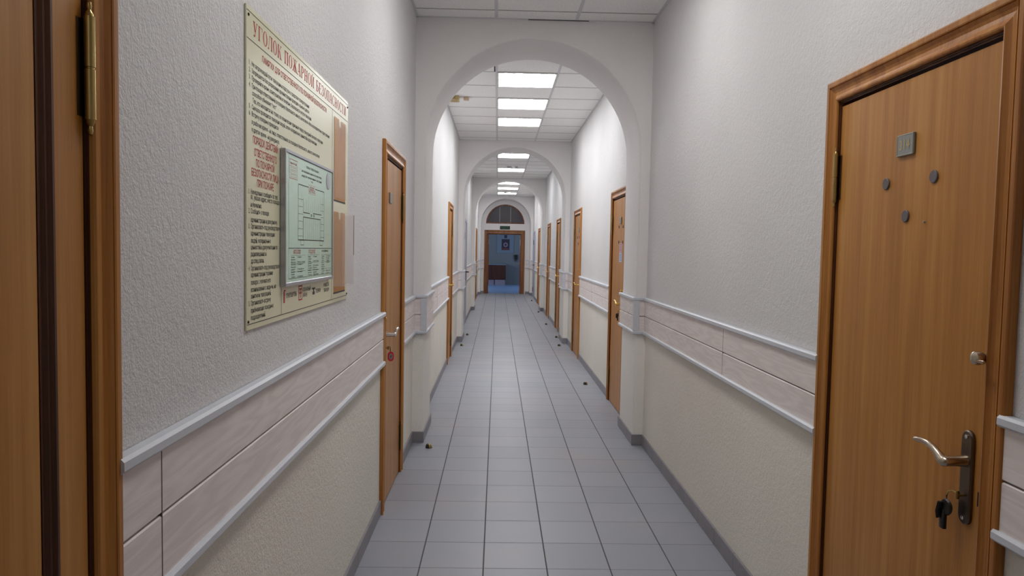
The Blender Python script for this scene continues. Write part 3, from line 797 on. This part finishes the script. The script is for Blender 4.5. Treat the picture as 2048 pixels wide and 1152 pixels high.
# serif capitals for the heading, cap height 1
def G(bm, ch, ox, sx, sz, oz, y):
    TH, TN, SF, SH = .19, .065, .07, .05
    def poly(pts):
        bm.faces.new([bm.verts.new((ox+px*sx, y, oz+pz*sz)) for px, pz in pts])
    def R(a, b, c, d): poly(((a, c), (b, c), (b, d), (a, d)))
    def stem(x, top=True, bot=True):
        R(x, x+TH, 0, 1)
        if bot: R(x-SF, x+TH+SF, 0, SH)
        if top: R(x-SF, x+TH+SF, 1-SH, 1)
    def bar(x0, z0, x1, z1, w): poly(((x0, z0), (x0+w, z0), (x1+w, z1), (x1, z1)))
    def arc(cx, cz, rx, rz, t1, t2, a0, a1, n=14):
        for i in range(n):
            A, B = a0+(a1-a0)*i/n, a0+(a1-a0)*(i+1)/n
            def o(a): return (cx+rx*math.cos(a), cz+rz*math.sin(a))
            def q(a): return (cx+(rx-t1)*math.cos(a), cz+(rz-t2)*math.sin(a))
            poly((o(A), o(B), q(B), q(A)))
    if ch == 'О': arc(.42, .5, .40, .52, .18, .05, 0, 2*PI, 28); return .84
    if ch == 'С': arc(.42, .5, .40, .52, .18, .05, .25*PI, 1.75*PI, 24); R(.66, .72, .66, .98); R(.66, .72, .02, .30); return .80
    if ch == 'П': stem(.08); stem(.60); R(.2, .7, 1-SH-.02, 1); return .87
    if ch == 'Н': stem(.08); stem(.60); R(.2, .7, .47, .53); return .87
    if ch in 'ИЙ':
        stem(.08); stem(.62); bar(.24, .06, .60, .88, .07)
        if ch == 'Й': arc(.44, 1.20, .15, .13, .06, .06, PI, 2*PI, 10)
        return .90
    if ch == 'Г': stem(.08); R(.2, .72, 1-SH, 1); R(.66, .72, .74, 1); return .76
    if ch == 'Т': stem(.31, True); R(.02, .80, 1-SH, 1); R(.02, .08, .74, 1); R(.74, .80, .74, 1); return .82
    if ch == 'Е': stem(.08); R(.2, .70, 1-SH, 1); R(.64, .70, .76, 1); R(.2, .72, 0, SH); R(.66, .72, 0, .25); R(.2, .52, .48, .53); R(.48, .53, .40, .61); return .76
    if ch == 'Р': stem(.08, True); arc(.34, .73, .38, .27, .19, .05, -PI/2, PI/2, 14); R(.2, .36, .95, 1); R(.2, .36, .46, .51); return .76
    if ch == 'Б': stem(.08); R(.2, .68, 1-SH, 1); R(.62, .68, .76, 1); arc(.34, .29, .40, .29, .19, .05, -PI/2, PI/2, 14); R(.2, .36, 0, .05); R(.2, .36, .53, .58); return .78
    if ch == 'З': arc(.34, .75, .30, .26, .18, .05, -PI/2, .8*PI, 14); arc(.34, .27, .36, .28, .19, .05, -.8*PI, PI/2, 14); R(.05, .11, .70, .94); R(.02, .08, .06, .30); return .74
    if ch == 'А': bar(.06, 0, .36, 1, .06); bar(.60, 0, .36, 1, .20); R(.2, .66, .30, .36); R(-.02, .26, 0, SH); R(.52, .88, 0, SH); return .86
    if ch == 'Л': bar(.12, .06, .30, 1, .06); stem(.62); R(.24, .8, 1-SH, 1); R(.0, .20, 0, .10); return .88
    if ch == 'К': stem(.08); bar(.25, .45, .66, .95, .07); bar(.60, 0, .34, .56, .20); R(.56, .86, 1-SH, 1); R(.52, .92, 0, SH); return .88
    if ch == 'У': bar(.28, .34, .06, 1, .20); bar(.28, 0, .64, 1, .07); R(-.02, .34, 1-SH, 1); R(.56, .82, 1-SH, 1); R(.12, .34, 0, .11); return .82
    if ch == 'Ж':
        stem(.44); bar(.02, 0, .30, .52, .17); bar(.86, 0, .60, .52, .19); bar(.38, .48, .10, .96, .07); bar(.62, .48, .92, .96, .07)
        R(-.04, .26, 0, SH); R(.80, 1.12, 0, SH); R(.04, .26, 1-SH, 1); R(.82, 1.06, 1-SH, 1); return 1.08
    return .34
def heading(bm, s, x0, x1, z0, z1, y):
    tmp = bmesh.new(); adv = 0
    for ch in s: adv += (G(tmp, ch, 0, 1, 1, 0, 0) if ch != ' ' else .42)+.10
    tmp.free(); k = (x1-x0)/adv; x = x0
    for ch in s: x += ((G(bm, ch, x, k, z1-z0, z0, y) if ch != ' ' else .42)+.10)*k
bm = bmesh.new(); heading(bm, 'УГОЛОК ПОЖАРНОЙ БЕЗОПАСНОСТИ', L(1.902), L(3.045), 2.047, 2.085, f)
h = obj('heading', bm, 'red', nb)
def lines(rows, mat, name, hgt=.0095, bold=.010, parent=None, f=f):
    bm = bmesh.new()
    for s, y0, y1, z in rows: merge(bm, text_bm(s, y0, y1, z-hgt*.5, z+hgt*.5, f, bold))
    return obj(name, bm, mat, parent)
lines([('ПАМЯТКА ДЛЯ ОТВЕТСТВЕННОГО ПО ПОЖАРНОЙ БЕЗОПАСНОСТИ', L(1.975), L(2.70), 2.007)], 'red', 'subheading', .016, .02, nb)
lines([('ПОРЯДОК ДЕЙСТВИЙ', L(1.902), L(2.114), 1.783), ('ОТВЕТСТВЕННОГО', L(1.911), L(2.103), 1.752), ('ПО ПОЖАРНОЙ', L(1.925), L(2.082), 1.725),
       ('БЕЗОПАСНОСТИ ЛИЦА', L(1.891), L(2.124), 1.699), ('ПРИ ПОЖАРЕ', L(1.934), L(2.075), 1.673)], 'red', 'column_heading', .019, .02, nb)
lines([('1.', L(1.872), L(1.882), 1.974), ('Не загромождай пути эвакуации и подступы к средствам пожаротушения.', L(1.893), L(2.461), 1.974),
       ('2.', L(1.872), L(1.882), 1.956), ('Запрещается без разрешения администрации проводить огневые работы.', L(1.893), L(2.462), 1.956),
       ('3.', L(1.872), L(1.882), 1.938), ('Проверяйте краны, огнетушители и телефоны, безопасность и пути эвакуации.', L(1.893), L(2.488), 1.938),
       ('4.', L(1.872), L(1.882), 1.919), ('При пожаре ответственный за пожарную безопасность или его заместитель чётко и последовательно отдает указания', L(1.893), L(2.750), 1.919),
       ('способом объявляет "тест"', L(1.897), L(2.100), 1.901),
       ('Тех, кто находится на этаже, по техническим причинам перед эвакуацией помогите эвакуации.', L(1.899), L(2.650), 1.883),
       ('5.', L(1.872), L(1.882), 1.865), ('Сначала проводится эвакуация людей, затем материальных ценностей и документации.', L(1.893), L(2.562), 1.865),
       ('6.', L(1.872), L(1.882), 1.847), ('Встречу пожарных проводится:', L(1.893), L(2.121), 1.847),
       ('в рабочее время - на лицо, ответственное за пожарную безопасность, или его заместителя', L(1.893), L(2.600), 1.827),
       ('в другое время - на дежурного.', L(1.893), L(2.129), 1.808)], 'ink', 'instructions', .0115, .014, nb)
col = [('1.', 0), ('Немедленно сообщить по тел.', 2.114, 1.648), ('01, указав адрес, место пожара', 2.128, 1.634), ('и фамилию.', 1.972, 1.615), ('2.', 0), ('Сообщить о пожаре', 2.033, 1.598),
       ('администрации и дежурному.', 2.110, 1.576), ('3.', 0), ('Организовать под руководством', 2.129, 1.559), ('администрации эвакуацию', 2.087, 1.541), ('людей, материальных', 2.049, 1.522),
       ('ценностей и документации по', 2.111, 1.505), ('радиовещанию и', 2.010, 1.487), ('др.спец.связи.', 1.991, 1.469), ('4.', 0), ('Организовать под руководством', 2.129, 1.450),
       ('администрации тушение', 2.069, 1.433), ('пожара с момента его', 2.049, 1.413), ('возникновения с людьми, не', 2.097, 1.394), ('занятыми эвакуацией.', 2.052, 1.377), ('5.', 0),
       ('Организовать встречу', 2.050, 1.359), ('прибывающих пожарных', 2.074, 1.340), ('подразделений.', 2.004, 1.321)]
rows = []; num = None
for c in col:
    if len(c) == 2: num = c[0]; continue
    if num: rows.append((num, L(1.868), L(1.877), c[2])); num = None
    rows.append((c[0], L(1.885), L(c[1]), c[2]))
lines(rows, 'ink', 'procedure_text', .0125, .014, nb)
for row in ([('ОГНЕТУШИТЕЛЬ', L(2.20), L(2.312), 1.358)], [('ПОЖАРНЫЙ', L(2.391), L(2.486), 1.366), ('КРАН', L(2.391), L(2.44), 1.348)], [('ТЕЛЕФОН', L(2.555), L(2.625), 1.352)], [('У МЕСТА', L(2.67), L(2.755), 1.367), ('ЭВАКУАЦИИ', L(2.67), L(2.755), 1.348)]):
    lines(row, 'ink', 'legend_text', .013, .014, nb)
bm = bmesh.new()
rbx(bm, L(2.172), L(2.184), f-.0003, f+.0002, 1.338, 1.372, .0001, 1); bx(bm, L(2.176), L(2.192), f-.0003, f+.0002, 1.372, 1.377)
obj('legend_symbol', bm, 'red', nb); bm = bmesh.new()
for a in ((2.335, 2.378, 1.378, 1.382), (2.335, 2.378, 1.334, 1.338), (2.335, 2.339, 1.338, 1.378), (2.374, 2.378, 1.338, 1.378), (2.345, 2.368, 1.355, 1.360), (2.345, 2.368, 1.368, 1.373), (2.354, 2.359, 1.342, 1.373)):
    bx(bm, L(a[0]), L(a[1]), f-.0003, f+.0002, a[2], a[3])
obj('legend_symbol', bm, 'red', nb)
bm = bmesh.new(); bx(bm, L(2.512), L(2.54), f-.0003, f+.0002, 1.342, 1.352); bx(bm, L(2.506), L(2.546), f-.0003, f+.0002, 1.360, 1.366); bx(bm, L(2.520), L(2.532), f-.0003, f+.0002, 1.352, 1.360)
obj('telephone_symbol', bm, 'ink', nb)
# brown backings with a pale finger notch and clear pockets
for z0, z1, nm in ((1.692, 2.011, 'u'), (1.330, 1.646, 'l')):
    bm = bmesh.new(); y0, y1 = L(2.829), L(3.036); ym = (y0+y1)/2
    pts = [(y0, z0), (y1, z0), (y1, z1)]
    pts += [(ym+.022*math.cos(a), z1-.03*math.sin(a)) for a in [PI*i/10 for i in range(11)]]
    pts += [(y0, z1)]
    v = [bm.verts.new((x, -.0062, z)) for x, z in pts]; bm.faces.new(v)
    obj('backing_sheet', bm, 'pad', nb)
    bm = bmesh.new(); bx(bm, y0, y1, -.0065, -.0056, z0-.006, z0); obj('backing_edge', bm, 'ink', nb)
bm = bmesh.new(); y0, y1 = L(2.835), L(3.035)
bx(bm, y0, y1, -.0100, -.0085, 1.70, 2.00)
obj('flat_pocket', bm, 'acrylic_thin', nb)
bm = bmesh.new(); y0, y1 = L(2.822), L(3.045)
bx(bm, y0, y1, -.0420, -.0400, 1.355, 1.640); bx(bm, y0, y0+.002, -.040, -.006, 1.355, 1.640); bx(bm, y1-.002, y1, -.040, -.006, 1.355, 1.640); bx(bm, y0+.002, y1-.002, -.040, -.006, 1.355, 1.357)
pk = obj('brochure_pocket', bm, 'acrylic', nb)
bm = bmesh.new(); bx(bm, y1-.0022, y1+.0002, -.0424, -.0398, 1.475, 1.641); obj('pocket_edge', bm, 'acrylic_edge', pk)

# evacuation plan hung in front of the board
K = .623/.593
def py(y): return y*K
def pz(z): return (z-1.5115)*K+1.5115
PY0, PY1, PZ0, PZ1 = 2.133, 2.748, 1.388, 1.794
pl = empty('evacuation_plan', (XL, PY0, 0), PI/2); tag(pl, 'green evacuation plan in a thin aluminium frame on the notice board', 'plan')
def Q(y): return py(y)-PY0
W = PY1-PY0; fd, bd_ = -.0225, -.0060
bm = bmesh.new()
rbx(bm, 0, .010, fd, bd_, PZ0, PZ1, .0015, 1); rbx(bm, W-.010, W, fd, bd_, PZ0, PZ1, .0015, 1)
rbx(bm, .010, W-.010, fd, bd_, PZ1-.010, PZ1, .0015, 1); rbx(bm, .010, W-.010, fd, bd_, PZ0, PZ0+.012, .0015, 1)
obj('frame', bm, 'alu', pl)
bm = bmesh.new(); bx(bm, .010, W-.010, fd+.003, bd_, PZ0+.012, PZ1-.010); obj('sheet', bm, 'sheet', pl)
pf = fd+.0026
def ln(bm, y0, z0, y1, z1, w=.0016):
    a, b = Vector((Q(y0), pf, pz(z0))), Vector((Q(y1), pf, pz(z1))); d = (b-a).normalized(); nrm = Vector((-d.z, 0, d.x))*w/2
    bm.faces.new([bm.verts.new(p) for p in (a-nrm, b-nrm, b+nrm, a+nrm)])
def rect(bm, y0, y1, z0, z1, w=.0016):
    for a in ((y0, z0, y1, z0), (y1, z0, y1, z1), (y1, z1, y0, z1), (y0, z1, y0, z0)): ln(bm, *a, w=w)
bm = bmesh.new()
rect(bm, 2.070, 2.600, 1.415, 1.770, .0012); ln(bm, 2.07, 1.503, 2.605, 1.503, .0022)
yA, yB, zA, zB = 2.167, 2.486, 1.528, 1.693
ln(bm, yA, zB, 2.285, zB, .0026); ln(bm, 2.367, zB, yB, zB, .0026); ln(bm, yA, zA, yB, zA, .0032); ln(bm, yA, zA, yA, zB, .002); ln(bm, yB, zA, yB, zB, .002)
ln(bm, 2.223, 1.612, 2.30, 1.612, .0028); ln(bm, 2.34, 1.614, 2.45, 1.614, .0028); ln(bm, 2.223, 1.598, 2.44, 1.598, .0028)
ln(bm, 2.223, zA, 2.223, 1.598, .0024); ln(bm, 2.44, zA, 2.44, 1.598, .0024); ln(bm, 2.223, 1.612, 2.223, 1.655, .0016)
for i in range(8): ln(bm, 2.25+i*.025, 1.530, 2.25+i*.025, 1.596, .0010)
for i in range(10): ln(bm, 2.235+i*.025, 1.615, 2.235+i*.025, 1.640+.012*(i % 3), .0010)
for i in range(6): ln(bm, yA, 1.54+i*.022, 2.223, 1.54+i*.022, .0010); ln(bm, 2.44, 1.54+i*.022, yB, 1.54+i*.022, .0010)
ln(bm, 2.205, 1.64, 2.205, zB-.02, .001); ln(bm, 2.46, 1.64, 2.46, zB-.02, .001)
rect(bm, 2.195, 2.231, 1.513, zA, .0018); rect(bm, 2.43, 2.466, 1.513, zA, .0018)
for y in (2.315, 2.345): rect(bm, y, y+.012, 1.604, 1.609, .0024)
for r in range(3):
    for x0, x1 in ((2.092, 2.25), (2.275, 2.42), (2.45, 2.60)): ln(bm, x0, 1.482-.024*r, x1, 1.482-.024*r, .0007)
obj('plan_drawing', bm, 'ink', pl)
lines([('ПЛАН ЭВАКУАЦИИ', Q(2.259), Q(2.41), pz(1.752)), ('из помещений здания на случай пожара', Q(2.207), Q(2.449), pz(1.737)), ('и других чрезвычайных ситуаций', Q(2.207), Q(2.449), pz(1.723)),
       ('3 этаж', Q(2.312), Q(2.336), pz(1.713)), ('УСЛОВНЫЕ', Q(2.455), Q(2.551), pz(1.494))], 'ink', 'plan_text', .0072, .012, pl, pf)
rr_ = []
words = ['Сообщить', 'дежурному', 'Позвонить 01', 'Вывести людей', 'Двери закрыть', 'Проверить', 'План', 'Выход', 'Огнетушитель', 'Пожарный кран', 'Телефон', 'Лестница']
random.seed(5)
for cx0, cx1 in ((2.095, 2.145), (2.16, 2.245), (2.28, 2.33), (2.345, 2.415), (2.455, 2.50), (2.52, 2.59)):
    for i in range(9):
        if random.random() < .85:
            rr_.append((random.choice(words), Q(cx0), Q(cx0+(cx1-cx0)*random.uniform(.6, 1)), pz(1.477-.0072*i)))
lines(rr_, 'ink_soft', 'legend_text', .0045, .01, pl, pf)
bm = bmesh.new(); rect(bm, 2.078, 2.156, 1.703, 1.757, .0016); rect(bm, 2.285, 2.367, 1.674, 1.701, .001); ln(bm, 2.078, 1.738, 2.156, 1.738, .001)
for i in range(3): rect(bm, 2.088, 2.146, 1.708+.010*i, 1.714+.010*i, .0008)
obj('red_boxes', bm, 'red_soft', pl)
lines([('ВЫЗОВ', Q(2.085), Q(2.15), pz(1.746)), ('ПОЖАР', Q(2.30), Q(2.352), pz(1.694)), ('СООБЩИТЬ', Q(2.292), Q(2.36), pz(1.687)), ('ПО ТЕЛ. 01', Q(2.292), Q(2.36), pz(1.680)),
       ('ДЕЙСТВИЯ', Q(2.118), Q(2.195), pz(1.496)), ('ПРИ ПОЖАРЕ', Q(2.118), Q(2.195), pz(1.489)), ('СИГНАЛЫ', Q(2.288), Q(2.37), pz(1.496)), ('И СРЕДСТВА', Q(2.288), Q(2.37), pz(1.489))], 'red_soft', 'red_text', .0055, .015, pl, pf)
bm = bmesh.new(); lathe(bm, [(.030, 0), (.030, .0008), (.026, .0012), (0, .0012)], 22, ydir(Q(2.545), pf, pz(1.735)))
obj('foil_seal', bm, 'alu', pl, smooth=True)

# ---------------------------------------------------------------- ceiling devices
def box_device(x, y, w, l, h, mat, name, label, slots):
    t = empty(name, (x, y, ZC-.003)); tag(t, label, 'ceiling device')
    bm = bmesh.new(); rbx(bm, -w/2, w/2, -l/2, l/2, -h, 0, .006, 2); c = obj('housing', bm, mat, t, smooth=False)
    if slots:
        bm = bmesh.new()
        for i in range(slots): bx(bm, -w*.32, w*.32, -l/2+l*(i+.7)/(slots+.6)-.004, -l/2+l*(i+.7)/(slots+.6)+.004, -h-.0008, -h+.001)
        for zz in (.3, .62): bx(bm, -w*.36, w*.10, -l/2-.0008, -l/2+.001, -h*zz-.0025, -h*zz+.0025)
        obj('slot', bm, 'steel_dark', c)
box_device(-.525, 8.44, .105, .16, .045, 'beige_box', 'alarm_sounder', 'yellowed ceiling alarm box with dark slots, left of the lights', 3)
box_device(-.392, 8.45, .062, .08, .030, 'beige_box2', 'sensor_box', 'smaller plain beige ceiling box beside the slotted alarm', 0)
for x, y, r, lab in ((.215, 15.28, .06, 'round white smoke detector on the ceiling behind the second arch'), (.36, 15.26, .035, 'smaller round sensor right of the white smoke detector'), (.20, 22.02, .055, 'round smoke detector behind the third arch')):
    t = empty('smoke_detector', (x, y, ZC-.003)); tag(t, lab, 'smoke detector')
    bm = bmesh.new(); lathe(bm, [(r, 0), (r, -.012), (r*.9, -.018)], 22); obj('detector_base', bm, 'grid', t, smooth=True)
    bm = bmesh.new(); lathe(bm, [(r*.72, -.018), (r*.72, -.030), (r*.55, -.042), (r*.2, -.046), (0, -.046)], 22); obj('detector_head', bm, 'white_plastic', t, smooth=True)
    bm = bmesh.new(); lathe(bm, [(r*.78, -.018), (r*.78, -.024)], 22); obj('detector_ring', bm, 'steel_dark', t, smooth=True)

# ---------------------------------------------------------------- doorstops on the floor
stops = [(-.495, 5.42, 'brass and rubber doorstop on the floor by the nearest left pier'), (-.530, 11.20, 'doorstop on the floor before the second arch, left side'),
         (-.500, 12.60, 'doorstop on the floor behind the second arch, left side'), (1.020, 8.10, 'doorstop on the floor between the two oak doors behind the first arch'),
         (1.000, 11.36, 'doorstop on the floor at the second arch pier, right side'), (1.045, 12.45, 'doorstop just behind the second arch pier, right side'), (1.012, 14.60, 'doorstop between the oak doors behind the second arch'),
         (1.02, 17.45, 'doorstop on the floor by the third arch pier, right side'), (1.035, 21.3, 'farthest doorstop, near the right steel door')]
def stop(x, y, lab):
    t = empty('doorstop', (x, y, 0)); tag(t, lab, 'doorstop', 'doorstops on the corridor floor'); t.rotation_euler = (0, 0, .6)
    bm = bmesh.new(); lathe(bm, [(.023, 0), (.023, .004), (.0225, .010), (.020, .018), (.016, .025), (.009, .030), (0, .031)], 20); obj('cap', bm, 'brass', t, smooth=True)
    bm = bmesh.new(); n = 12
    A = []
    for i in range(n+1):
        a = .42*PI + .95*PI*i/n
        A.append([(r_*math.cos(a), r_*math.sin(a), z) for r_, z in ((.0250, .002), (.0246, .012), (.0220, .021), (.0170, .028))])
    V = [[bm.verts.new(p) for p in q] for q in A]
    for p, q in zip(V, V[1:]):
        for k in range(3): bm.faces.new((p[k], q[k], q[k+1], p[k+1]))
    obj('rubber_bumper', bm, 'rubber', t, smooth=True)
    bm = bmesh.new(); lathe(bm, [(.026, 0), (.026, .002), (0, .002)], 20); obj('base_ring', bm, 'rubber', t, smooth=True)
    return t
for x, y, lab in stops: stop(x, y, lab)

# ---------------------------------------------------------------- keys hanging in the locks
def ringmesh(bm, cx, y, cz, R, r, seg=18):
    pts = [(cx+R*math.cos(2*PI*i/seg), y, cz+R*math.sin(2*PI*i/seg)) for i in range(seg+1)]
    tube(bm, pts, r, 6)
def keys(loc, rz, x, z, label, fob, fobmat, key='nickel', s=1):
    t = empty('key_set', (loc[0], loc[1], z), rz); tag(t, label, 'keys')
    bm = bmesh.new(); tube(bm, [(x, -.0095, 0), (x, -.028, 0)], [.0035, .0035], 8)
    tube(bm, [(x, -.028, -.010), (x, -.026, 0), (x, -.028, .010)], [.004, .007, .004], 10, .35); obj('key', bm, key, t, smooth=True)
    bm = bmesh.new(); tube(bm, [(x, -.027, .004), (x+s*.014, -.032, .006), (x+s*.026, -.034, .0), (x+s*.032, -.034, -.014), (x+s*.034, -.033, -.028)], .0024, 8); obj('ring', bm, 'brass' if fobmat != 'tag_red' else 'bronze', t, smooth=True)
    bm = bmesh.new(); cx = x+s*.034
    if fob == 'keys':
        lathe(bm, [(.0, -.006), (.018, -.004), (.021, 0), (.018, .004), (0, .006)], 18, Matrix.Translation((cx-.004*s, -.034, -.040)) @ Matrix.Rotation(PI/2, 4, 'X'))
        rbx(bm, cx-.016, cx+.004, -.040, -.030, -.098, -.046, .003, 2)
        obj('fob', bm, 'steel_dark', t, smooth=True)
        b2 = bmesh.new(); tube(b2, [(cx+s*.006, -.044, -.030), (cx+s*.012, -.046, -.055), (cx+s*.014, -.044, -.074)], [.007, .006, .004], 8, .4); obj('spare_key', b2, 'rubber', t, smooth=True)
    else:
        rounded_plate(bm, 0, -.082, -.026, .036, .0, .0045, .001); o = obj('tag', bm, fobmat, t, smooth=True, loc=(cx, -.036, 0), rotz=-1.15)
        b2 = bmesh.new(); rounded_plate(b2, 0, -.071, -.037, .019, .0045, .0052, .0003); k = obj('tag_insert', b2, 'plate', o)
        b3 = bmesh.new(); bx(b3, -.002, .002, -.0058, -.0052, -.060, -.046); obj('tag_mark', b3, 'black', k)
    return t
yc = sum(RIGHT[0])/2; loc, rz = onright(yc); keys(loc, rz, lx(1.712, yc), .934, 'keys with a dark metal fob hanging in the lock of door 314', 'keys', 'steel_dark', 'brass', -1)
yc = sum(RIGHT[1])/2; loc, rz = onright(yc); keys(loc, rz, lx(6.63, yc), .965, 'keys with a dark fob in the door behind the first arch, right', 'keys', 'steel_dark', 'gold', -1)
yc = sum(LEFT[1])/2; loc, rz = onleft(yc); keys(loc, rz, -hw1+.032, .935, 'key with a red oval tag in the left door before the first arch', 'tag', 'tag_red', 'brass', 1)

# ---------------------------------------------------------------- paper notices
def notice(side, y, z, w, h, mat, label, ink='ink_soft', out=.004):
    loc, rz = (onleft if side == 'L' else onright)(y, z, out)
    t = empty('paper_notice', loc, rz); tag(t, label, 'notice')
    bm = bmesh.new(); bx(bm, -w/2, w/2, -.0008, 0, -h/2, h/2); obj('sheet', bm, mat, t)
    bm = bmesh.new()
    for i in range(5): bx(bm, -w*.38, w*(.38-.1*(i % 2)), -.0012, -.0008, h/2-h*(i+1)/6-.0022, h/2-h*(i+1)/6+.0022)
    obj('print_lines', bm, ink, t)
notice('R', 6.78, 1.545, .15, .085, 'paper_pink', 'pink paper notice taped to the oak door behind the first arch')
notice('R', 6.78, 1.455, .15, .085, 'paper_blue', 'white and blue paper notice just below the pink notice')
notice('R', 22.78, 1.86, .3, .3, 'paper_blue', 'upper pale blue notice on the right steel door', out=.007)
notice('R', 22.78, 1.45, .22, .22, 'paper_blue', 'lower pale blue notice on the right steel door', out=.007)

# ---------------------------------------------------------------- camera
cam = bpy.data.cameras.new('camera'); co = bpy.data.objects.new('camera', cam); C.objects.link(co)
F = Vector((0.02073719, 0.99836, -0.05335999)); Rv = Vector((0.99963086, -0.01976742, 0.01863827)); U = Rv.cross(F)
Rm = Matrix((Rv, U, -F)).transposed()
co.matrix_world = Matrix.Translation((0, 0, 1.5115)) @ Rm.to_4x4()
cam.sensor_width = 36; cam.lens = 1447.43/2048*36; cam.clip_start = .05; cam.clip_end = 100
S.camera = co

# ---------------------------------------------------------------- world and colour
w = bpy.data.worlds.new('world'); S.world = w; w.use_nodes = True
w.node_tree.nodes['Background'].inputs[0].default_value = (.75, .8, 1, 1); w.node_tree.nodes['Background'].inputs[1].default_value = .05
S.view_settings.view_transform = 'Standard'; S.view_settings.look = 'None'
S.view_settings.exposure = 0.3
S.cycles.max_bounces = 10; S.cycles.diffuse_bounces = 6
